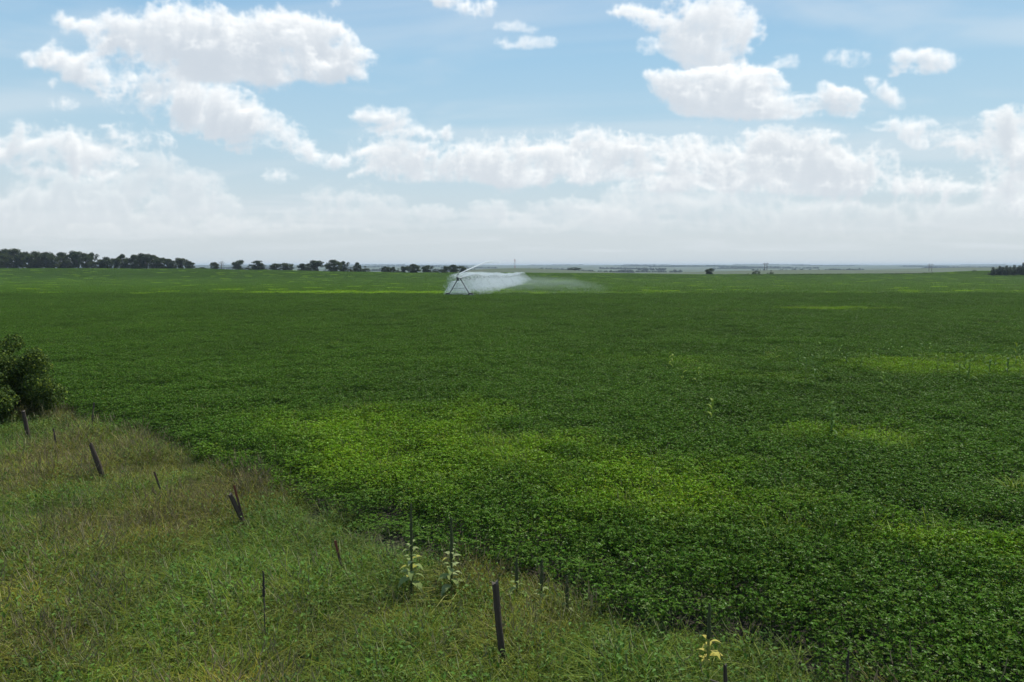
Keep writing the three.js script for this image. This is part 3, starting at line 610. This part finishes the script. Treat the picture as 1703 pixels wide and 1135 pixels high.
// ---------------------------------------------------------------- trees at the far side of the field
const barkMat = new THREE.MeshStandardMaterial({ color: C(.085, .07, .055), vertexColors: true, roughness: 1 });
const crownMats = [[.046, .072, .02], [.056, .082, .022], [.038, .06, .019], [.066, .088, .028]].map(([r, g, b]) => foliageMat(r, g, b));
function treeShape(seed, { low = .05, spread = 1, clumps = 40, dense = 1 }) {      // a tree 12 m tall and about 10 m wide
  const r = rng(seed), cl = [], tr = new Geo(), cr = new Geo(), W = [1, 1, 1];
  for (let i = 0; i < clumps; i++) {
    const t = r(), y = lerp(12 * low, 11, t), env = 4.2 * spread * lerp(.6, 1.15, noise3(seed * 3.1, y * .35, 2)) * Math.sqrt(Math.max(.05, Math.sin(Math.PI * clamp((y / 12 - low * .55) / (1.04 - low * .55))))), a = r() * 6.283, rad = env * Math.pow(r(), .4);
    cl.push([Math.cos(a) * rad, y, Math.sin(a) * rad, lerp(1.0, 1.9, r()), .85]);
  }
  cl.push([0, 10.6, 0, 1.3, .8]);
  const lean = (r() - .5) * .8;
  tube(tr, [[0, -.6, 0, .48], [lean * .2, 2.2, 0, .36], [lean * .6, 5.5, .2, .26], [lean, 9.5, 0, .1]], W, 7);
  for (let i = 0; i < 9; i++) { const c = cl[Math.floor(r() * cl.length)], y0 = clamp(c[1] * .45, 1.4, 6); tube(tr, [[lean * y0 / 9, y0, 0, .2], [c[0] * .55, lerp(y0, c[1], .6), c[2] * .55, .13], [c[0], c[1], c[2], .05]], W, 5); }
  leafClumps(cr, cl, .55, 70 * dense, r, (k) => [k, k * lerp(.95, 1.05, r()), k]);
  return { trunk: tr.build(), crown: cr.build() };
}
const shapes = [treeShape(1, {}), treeShape(2, { low: .03, clumps: 48 }), treeShape(3, { low: .2, spread: .9, clumps: 36 }), treeShape(4, { low: .02, clumps: 46, spread: 1.05 }), treeShape(5, { low: .15, spread: 1.0, clumps: 36 })];
const bushShapes = [treeShape(11, { low: .02, clumps: 26, spread: 1.15 }), treeShape(12, { low: .04, clumps: 22, spread: 1.2 })];
function tree(px, topPy, wpx, d, label, group, { bushy = false, seed = 1, category } = {}) {
  const r = rng(seed * 97 + 5), x = atDistance(px, d), z = -d, g0 = ground(x, z), h = heightAt(topPy, z) - g0, w = wpx * d / FPX, s = bushy ? bushShapes[seed % 2] : shapes[seed % shapes.length];
  const o = new THREE.Group(); add(o, bushy ? 'shrub' : 'broadleaf_tree'); o.position.set(x, g0 - .1, z); o.rotation.y = r() * 6.283; o.scale.set(w / 9.6, h / 12, w / 9.6);
  tag(o, label, category ?? (bushy ? 'shrub' : 'tree'), group);
  add(new THREE.Mesh(s.trunk, barkMat), 'trunk', o); add(new THREE.Mesh(s.crown, crownMats[seed % crownMats.length]), 'crown', o);
  return o;
}
const line1 = [[4, 421, 26], [14, 414, 28], [28, 413.5, 28], [40, 418, 24], [52, 423, 24], [61, 417.5, 26], [71, 420, 22], [82, 419, 24], [93, 422, 22], [104, 419, 26], [117, 423, 22], [133, 417.5, 27], [145, 421, 20], [156, 419.5, 20], [169, 431, 20], [181, 427, 20], [193, 429, 20], [206, 422.5, 16], [216, 430, 16], [225, 423, 20], [235, 424, 18], [246, 421.5, 26], [258, 424, 22], [271, 428, 22], [281, 430, 18], [290, 433, 16], [305, 429, 24], [316, 434, 16]];
line1.forEach(([px, py, w], i) => tree(px, py, w * 1.12, 536 + (i * 37 % 21), `${ORD[i]} tree from the left edge in the long dark tree line`, 'trees in the long tree line at left', { seed: i + 1 }));
const line2 = [[358, 436, 14, 0], [398, 432, 22, 0], [415, 442, 16, 1], [429, 433, 24, 0], [441, 444, 14, 1], [461, 438, 20, 0], [480, 437, 23, 0], [503, 438, 18, 0], [514, 438, 15, 0], [529, 433, 25, 0], [556, 432, 25, 0], [573, 434, 18, 0], [584, 444, 14, 1], [596, 436, 13, 0], [608, 442, 18, 1], [641, 443, 11, 0], [648, 443.5, 10, 0], [654, 443.5, 10, 0], [663, 446, 15, 1], [674, 443, 14, 0], [688, 439, 21, 0], [712, 441, 21, 0], [725, 447, 14, 1], [737, 447, 16, 1], [743, 442.5, 11, 0], [754, 440, 16, 0], [770, 442, 15, 0]];
line2.forEach(([px, py, w, b], i) => tree(px, py, w * 1.1, 538 + (i * 29 % 17), `${ORD[i]} ${b ? 'clump, a low shrub,' : 'tree'} in the broken row between tree line and irrigator`, 'broken row of trees left of the irrigator', { seed: i + 3, bushy: !!b }));
tree(340, 444, 26, 545, 'low shrub between the tree line and the bare tree', null, { bushy: true, seed: 2 });
tree(1180, 446, 18, 545, 'lone rounded tree in the field right of the irrigator', null, { seed: 4 });
tree(1257, 449.5, 15, 640, 'left tree of the pair beside the twin-pole pylon', null, { seed: 2, bushy: true, category: 'tree' });
tree(1281, 449, 14, 640, 'right tree of the pair beside the twin-pole pylon', null, { seed: 3, bushy: true, category: 'tree' });
tree(1214, 455, 10, 620, 'leftmost low shrub in the field left of the pylon', null, { seed: 5, bushy: true });
tree(1228, 455.5, 13, 620, 'middle low shrub in the field left of the pylon', null, { seed: 6, bushy: true });
tree(1243, 454.5, 12, 625, 'low shrub touching the left tree of the pair', null, { seed: 7, bushy: true });
tree(1618, 448.5, 6, 520, 'small lone tree left of the dark evergreens', null, { seed: 8, bushy: true, category: 'tree' });
tree(1641, 452, 12, 476, 'low dark shrub at the left foot of the evergreens', null, { seed: 9, bushy: true });
tree(1686, 455, 8, 466, 'small pale shrub in front of the evergreens', null, { seed: 11, bushy: true });
tree(935, 450, 20, 900, 'low shrub on the hill skyline right of the irrigator', null, { seed: 3, bushy: true });
tree(955, 444.5, 24, 900, 'broad shrub on the hill skyline right of the irrigator', null, { seed: 4, bushy: true });
tree(982, 450, 18, 900, 'rightmost shrub on the hill skyline behind the mist', null, { seed: 5, bushy: true });
{                                                               // leafless tree
  const o = new THREE.Group(), d = 540, x = atDistance(370, d), z = -d, h = heightAt(434, z) - ground(x, z), g = new Geo(), r = rng(4), W = [2.2, 2.2, 2.2];
  add(o, 'bare_tree'); o.position.set(x, ground(x, z) - .1, z); tag(o, 'bare leafless tree in the gap of the tree line', 'tree');
  tube(g, [[0, -.4, 0, .3], [.1, h * .4, 0, .2], [0, h * .9, .1, .07]], W, 6);
  add(new THREE.Mesh(g.build(), barkMat), 'trunk', o);
  for (let i = 0; i < 14; i++) { const b = new Geo(), y = h * lerp(.3, .85, i / 13), a = i * 2.4, l = lerp(3.4, 1.2, i / 13); tube(b, [[0, y, 0, .1], [Math.cos(a) * l * .5, y + l * .4, Math.sin(a) * l * .5, .07], [Math.cos(a) * l, y + l * .95, Math.sin(a) * l, .03]], W, 4); tube(b, [[Math.cos(a) * l * .5, y + l * .4, Math.sin(a) * l * .5, .06], [Math.cos(a + .8) * l * .8, y + l * .9, Math.sin(a + .8) * l * .8, .025]], W, 4); add(new THREE.Mesh(b.build(), barkMat), 'branch', o); }
}
{                                                               // evergreens at the right edge
  const r = rng(9), g = new Geo(), t = new Geo(), W = [1, 1, 1];
  tube(t, [[0, -.5, 0, .2], [0, 5, 0, .1], [0, 7.6, 0, .03]], W, 6);
  for (let k = 0; k < 16; k++) { const y = lerp(.3, 7.4, k / 15), R = lerp(1.9, .25, Math.pow(k / 15, .85)); for (let i = 0; i < lerp(150, 24, k / 15); i++) { const a = r() * 6.283, rad = R * Math.pow(r(), .5) * lerp(.75, 1.2, noise3(Math.cos(a) * 2, k, Math.sin(a) * 2)); te.set(lerp(.1, .8, r()), Math.PI / 2 - a + (r() - .5), (r() - .5), 'YXZ'); tq.setFromEuler(te); const c = lerp(.7, 1.3, r()); diamond(g, V(Math.cos(a) * rad, y + (r() - .5) * .7 - rad * .15, Math.sin(a) * rad), tq, .5, .3, .05, [c, c, c]); } }
  const cr = g.build(), tk = t.build(), mat = foliageMat(.028, .048, .022, .12);
  [[1649, 443.5, 0], [1655, 446, 9], [1660, 441.5, 3], [1665, 443, 12], [1671, 441, 0], [1677, 442.5, 10], [1684, 440, 2], [1690, 443, 11], [1693, 441, 4], [1699, 436, 0], [1706, 440, 6], [1714, 439, 2]].forEach(([px, py, back], i) => {
    const d = 470 + back, x = atDistance(px, d), z = -d, gy = ground(x, z), h = heightAt(py, z) - gy, o = new THREE.Group();
    add(o, 'evergreen_tree'); o.position.set(x, gy - .1, z); o.rotation.y = i * 1.7; o.scale.set(1.25, h / 7.8, 1.25);
    tag(o, `${ORD[i]} evergreen from the left in the dark clump at the right edge`, 'evergreen', 'dark evergreens at the right edge');
    add(new THREE.Mesh(tk, barkMat), 'trunk', o); add(new THREE.Mesh(cr, mat), 'crown', o);
  });
}
// fence line of tall weeds across the right half of the field, and woods far off
{
  const g = new Geo(), r = rng(21), cl = [];
  for (let i = 0; i < 130; i++) { const t = i / 129, d = lerp(500, 520, t), x = lerp(atDistance(1232, d), atDistance(1548, d), t); cl.push([x, ground(x, -d) + .55, -d + (r() - .5), lerp(.45, .85, r()) * (noise3(t * 14, 3, 1) > .35 ? 1 : .6), .8]); }
  leafClumps(g, cl.map(([x, y, z, R, f]) => [x, y + .6, z, R, f]), .4, 60, r, (k) => [.05 * k, .07 * k, .025 * k]);
  const p = g.p; for (let i = 1; i < p.length; i += 3) p[i] = Math.max(p[i], -6);
  tag(add(new THREE.Mesh(g.build(), foliageMat(1, 1, 1)), 'hedge_row'), 'thin dark weedy fence line crossing the field at right', 'hedge', null, 'stuff');
  const w = new Geo(), rr = rng(77); leafClumps(w, [[0, 4, 0, 4.2, .9], [3.5, 3, 1, 3, .9], [-3.4, 3.2, -1, 3, .9]], 2.2, 6, rr, (k) => [.045 * k, .062 * k, .028 * k]);
  const spots = [];
  for (let k = 0; k < 95; k++) {
    const d = 1900 * Math.pow(4.8, rr()), x0 = (rr() - .5) * 1.5 * d, len = lerp(20, 260, rr()) * d / 2500, dirz = (rr() - .5) * .6, n = Math.ceil(len / 8);
    for (let i = 0; i < n; i++) { const x = x0 + (i - n / 2) * 8 + (rr() - .5) * 5, z = -(d + (i - n / 2) * 8 * dirz + (rr() - .5) * 14); spots.push([x, ground(x, z) - .5, z, lerp(.6, 1.35, rr()), rr() * 6.28]); }
  }
  const im = new THREE.InstancedMesh(w.build(), foliageMat(1, 1, 1), spots.length), m = new THREE.Matrix4(), q = new THREE.Quaternion(), e = new THREE.Euler();
  spots.forEach(([x, y, z, s, a], i) => { m.compose(V(x, y, z), q.setFromEuler(e.set(0, a, 0)), V(s, s, s)); im.setMatrixAt(i, m); });
  tag(add(im, 'distant_woodland'), 'hazy blue strips of woodland near the horizon', 'woodland', null, 'stuff');
  console.log('woods', spots.length);
}

// ---------------------------------------------------------------- mast and pylons far off
{
  const d = 1400, x = atDistance(856, d), z = -d, y0 = ground(x, z), h = heightAt(431, z) - y0, o = new THREE.Group(), red = new THREE.MeshStandardMaterial({ color: C(.42, .10, .08), roughness: .7 }), white = new THREE.MeshStandardMaterial({ color: C(.6, .6, .6), roughness: .7 });
  add(o, 'radio_mast'); o.position.set(x, y0, z); tag(o, 'red and white lattice mast on the horizon behind the irrigator', 'mast');
  const B = 5;
  for (let k = 0; k < B; k++) { const g = new Geo(), a = h * k / B, b = h * (k + 1) / B, w = (y) => lerp(1.6, .7, y / h); for (let i = 0; i < 3; i++) { const p = (j, y) => [Math.cos(j * 2.094) * w(y), y, Math.sin(j * 2.094) * w(y)]; tube(g, [[...p(i, a), .2], [...p(i, b), .2]], [1, 1, 1], 5); tube(g, [[...p(i, a), .12], [...p(i + 1, b), .12]], [1, 1, 1], 4); tube(g, [[...p(i + 1, a), .12], [...p(i, b), .12]], [1, 1, 1], 4); } add(new THREE.Mesh(g.build(), k % 2 ? white : red), 'lattice_section', o); }
}
const poleMat = new THREE.MeshStandardMaterial({ color: C(.13, .085, .07), roughness: .95 });
function pylon(px, top, d, gap, label) {
  const x = atDistance(px, d), z = -d, y0 = ground(x, z), h = heightAt(top, z) - y0, o = new THREE.Group(), pole = (r0) => { const g = new Geo(); tube(g, [[0, -.5, 0, r0], [0, h, 0, r0 * .7]], [1, 1, 1], 7); return g.build(); };
  add(o, 'power_pylon'); o.position.set(x, y0, z); tag(o, label, 'pylon', 'twin-pole power pylons');
  for (const s of [-1, 1]) { const p = add(new THREE.Mesh(pole(.32), poleMat), 'pole', o); p.position.x = s * gap / 2; }
  const arm = new THREE.BoxGeometry(gap * 2.3, .3, .3), a = add(new THREE.Mesh(arm, poleMat), 'crossarm', o); a.position.set(0, h * .87, .42);
  const g = new Geo(); tube(g, [[-gap / 2, h * .5, -.4, .09], [gap / 2, h * .8, -.4, .09]], [1, 1, 1], 4); tube(g, [[gap / 2, h * .5, -.55, .09], [-gap / 2, h * .8, -.55, .09]], [1, 1, 1], 4); add(new THREE.Mesh(g.build(), poleMat), 'cross_brace', o);
  const ins = new THREE.CylinderGeometry(.14, .14, 1.1, 6); for (const s of [-1, 0, 1]) { const m = add(new THREE.Mesh(ins, new THREE.MeshStandardMaterial({ color: C(.35, .35, .34), roughness: .5 })), 'insulator', o); m.position.set(s * gap * 1.05, h * .87 - .7, .42); }
}
pylon(1272, 437, 900, 2.7, 'nearer twin-pole pylon standing beside the pair of trees');
pylon(1545, 438.5, 980, 3.4, 'farther twin-pole pylon toward the right, left of the evergreens');

// ---------------------------------------------------------------- centre-pivot irrigator
const pipeLine = [];
for (let k = 0; k < 6; k++) { const d = 143 + 52 * k, x = -9.45 + 2.8 * k; pipeLine.push(V(x, ground(x, -d), -d)); }
const PIPE = 3.75;
{
  const galv = new THREE.MeshStandardMaterial({ color: C(.36, .37, .38), roughness: .5, metalness: .6 }), darkSteel = new THREE.MeshStandardMaterial({ color: C(.06, .065, .07), roughness: .6, metalness: .3 }), rubber = new THREE.MeshStandardMaterial({ color: C(.03, .03, .03), roughness: .9 }), W = [1, 1, 1];
  const o = new THREE.Group(); add(o, 'irrigation_machine'); o.position.copy(pipeLine[0]); tag(o, 'centre-pivot irrigator on wheeled towers spraying the far field', 'irrigator');
  const rel = (p, y = 0) => [p.x - pipeLine[0].x, p.y - pipeLine[0].y + y, p.z - pipeLine[0].z];
  const mk = (pts, mat, name, parent, sides = 6) => { const g = new Geo(); for (const l of pts) tube(g, l, W, sides); return add(new THREE.Mesh(g.build(), mat), name, parent); };
  pipeLine.forEach((p, k) => {
    const t = new THREE.Group(); add(t, 'tower', o); t.position.set(...rel(p));
    for (const s of [-1, 1]) for (const q of [-.35, .35]) mk([[[s * 2.05, .55, q * .35, .085], [s * .16, PIPE - .05, q, .07]]], darkSteel, 'leg', t);
    mk([[[-2.1, .6, 0, .08], [2.1, .6, 0, .08]]], darkSteel, 'base_beam', t);
    mk([[[-1.15, 1.95, 0, .035], [1.15, 1.95, 0, .035]]], darkSteel, 'brace', t);
    for (const s of [-1, 1]) { const w = add(new THREE.Mesh(new THREE.TorusGeometry(.45, .15, 8, 20), rubber), 'wheel', t); w.position.set(s * 2.05, .58, .3); const rim = new THREE.Mesh(new THREE.CylinderGeometry(.36, .36, .1, 14).rotateX(Math.PI / 2), galv); add(rim, 'wheel_rim', t); rim.position.copy(w.position); }
    if (!k) { const b = add(new THREE.Mesh(new THREE.BoxGeometry(.42, .6, .3), darkSteel), 'control_box', t); b.position.set(-.25, PIPE - .15, .45); }
    if (k + 1 < pipeLine.length) {
      const a = rel(p, PIPE), b = rel(pipeLine[k + 1], PIPE), N = 14, at = (i, dx = 0, dy = 0, r = .11) => { const u = i / N; return [lerp(a[0], b[0], u) + dx, lerp(a[1], b[1], u) + .55 * Math.sin(Math.PI * u) + dy, lerp(a[2], b[2], u), r]; };
      mk([Array.from({ length: N + 1 }, (_, i) => at(i))], galv, 'span_pipe', o, 8);
      for (let i = 2; i < N; i += 2) for (const s of [-1, 1]) mk([[at(i), at(i, s * .7, -.95 * Math.sin(Math.PI * i / N) - .15, .035)].map((q) => [q[0], q[1], q[2], .05])], darkSteel, 'truss_strut', o, 4);
      for (const s of [-1, 1]) mk([Array.from({ length: N / 2 + 1 }, (_, i) => (i === 0 || i === N / 2 ? at(i * 2, s * .1, 0, .022) : at(i * 2, s * .7, -.95 * Math.sin(Math.PI * i * 2 / N) - .15, .022)))], darkSteel, 'truss_rod', o, 4);
      for (let i = 1; i < N; i++) mk([[at(i, 0, .06), at(i, .12, .22)].map((q) => [q[0], q[1], q[2], .03])], galv, 'sprinkler', o, 5);
    }
  });
  mk([[[0, PIPE, 0, .08], [-.25, PIPE + .25, 2.2, .07]]], galv, 'overhang_pipe', o, 8);
  mk([[[-.25, PIPE + .2, 2.2, .07], [-.25, PIPE + .55, 2.2, .06], [.1, PIPE + .8, 2.1, .05]]], darkSteel, 'end_gun', o, 7);
}
// its water: falling drops and drifting mist, all of them real drops
{
  const water = new THREE.MeshPhysicalMaterial({ color: C(.92, .95, .97), roughness: .95, transmission: .5, thickness: 0, side: THREE.DoubleSide });
  const drop = new THREE.OctahedronGeometry(1, 0), r = rng(321), m = new THREE.Matrix4(), q = new THREE.Quaternion(), up = V(0, 1, 0), out = [];
  const put = (x, y, z, vx, vy, vz, s, l) => { if (y < ground(x, z) + .3) return; q.setFromUnitVectors(up, V(vx, vy, vz).normalize()); m.compose(V(x, y, z), q, V(s, s * l, s)); out.push(m.clone()); };
  for (let k = 0; k + 1 < pipeLine.length; k++) for (let i = 0; i < 32000 * [1, .9, .75, .55, .35][k]; i++) {
    const u = Math.round(r() * 20) / 20 + (r() - .5) * .02, a = pipeLine[k], b = pipeLine[k + 1], t = Math.pow(r(), .85), ang = r() * 6.283, R = 4.8 * Math.sqrt(t) * lerp(.5, 1, Math.sqrt(r()));
    const x = lerp(a.x, b.x, u) + Math.cos(ang) * R + 1.8 * t * t, z = lerp(a.z, b.z, u) + Math.sin(ang) * R, y = lerp(a.y, b.y, u) + PIPE + .55 * Math.sin(Math.PI * u) + .12 + .5 * Math.sin(Math.PI * Math.min(1, t * 2.4)) * lerp(.3, 1, r()) - 3.7 * Math.max(0, t - .22) / .78;
    put(x, y, z, Math.cos(ang) * 2 + 1, t < .2 ? 1 : -7 * t, Math.sin(ang) * 2, lerp(.011, .022, r()), lerp(2, 5, r()));
  }
  for (let i = 0; i < 4200; i++) {                               // full cone at the end tower
    const a = pipeLine[0], ang = r() * 6.283, t = Math.sqrt(r()), R = 2.9 * Math.pow(t, .75) * lerp(.35, 1, Math.sqrt(r()));
    put(a.x - .4 + Math.cos(ang) * R, a.y + 3.0 + .3 * Math.sin(3.1 * Math.min(1, t * 2)) - 2.9 * t * t, a.z - 1.5 + Math.sin(ang) * R, Math.cos(ang), .2 - 4 * t, Math.sin(ang), lerp(.01, .02, r()), lerp(2, 6, r()));
  }
  const jetFrom = V(pipeLine[0].x + .1, pipeLine[0].y + PIPE + .8, pipeLine[0].z + 2.1), jv = V(5.6, 3.0, -13), gj = new Geo(), jp = [];
  for (let k = 0; k <= 10; k++) { const t = k / 10 * .62; jp.push([jetFrom.x + jv.x * t, jetFrom.y + jv.y * t - .5 * t * t, jetFrom.z + jv.z * t, lerp(.04, .06, k / 10)]); }
  tube(gj, jp, [1, 1, 1], 6);
  const jet = add(new THREE.Mesh(gj.build(), water), 'water_jet'); tag(jet, 'white water jet shooting up from the end of the irrigator', 'water');
  for (let i = 0; i < 5500; i++) { const t = Math.pow(r(), .8) * 1.25, s = .10 + t * .4; put(jetFrom.x + jv.x * t + (r() - .5) * s, jetFrom.y + jv.y * t - (t < .7 ? .5 * t * t : .245 + (t - .7) * (.7 + 3.2 * (t - .7))) + (r() - .5) * s, jetFrom.z + jv.z * t + (r() - .5) * s * 2, jv.x, jv.y - 4.4 * t, jv.z, lerp(.008, .018, r()) * (t > 1 ? .7 : 1), lerp(2, 5, r())); }
  const im = new THREE.InstancedMesh(drop, water, out.length); out.forEach((x, i) => im.setMatrixAt(i, x));
  tag(add(im, 'water_spray'), 'white curtain of sprinkler water falling from the irrigator', 'water', null, 'stuff');
  out.length = 0;
  for (let i = 0; i < 170000; i++) {                              // mist drifting off to the right
    const k = Math.pow(r(), 1.2) * 4.98, s = Math.min(4, Math.floor(k)), u = k - s, a = pipeLine[s], b = pipeLine[s + 1], t = Math.pow(r(), 1.7), x = lerp(a.x, b.x, u) + t * 27 + (r() - .5) * 3, z = lerp(a.z, b.z, u) + (r() - .5) * 5;
    put(x, ground(x, z) + .5 + r() * lerp(3.6, 2.2, t) * lerp(1, .7, r()), z, (r() - .5), (r() - .5), r(), lerp(.008, .014, r()), 1);
  }
  const mist = new THREE.InstancedMesh(drop, water, out.length); out.forEach((x, i) => mist.setMatrixAt(i, x));
  tag(add(mist, 'water_mist'), 'thin mist drifting right from the irrigator over the crop', 'water', null, 'stuff');
}
renderer.render(scene, camera);
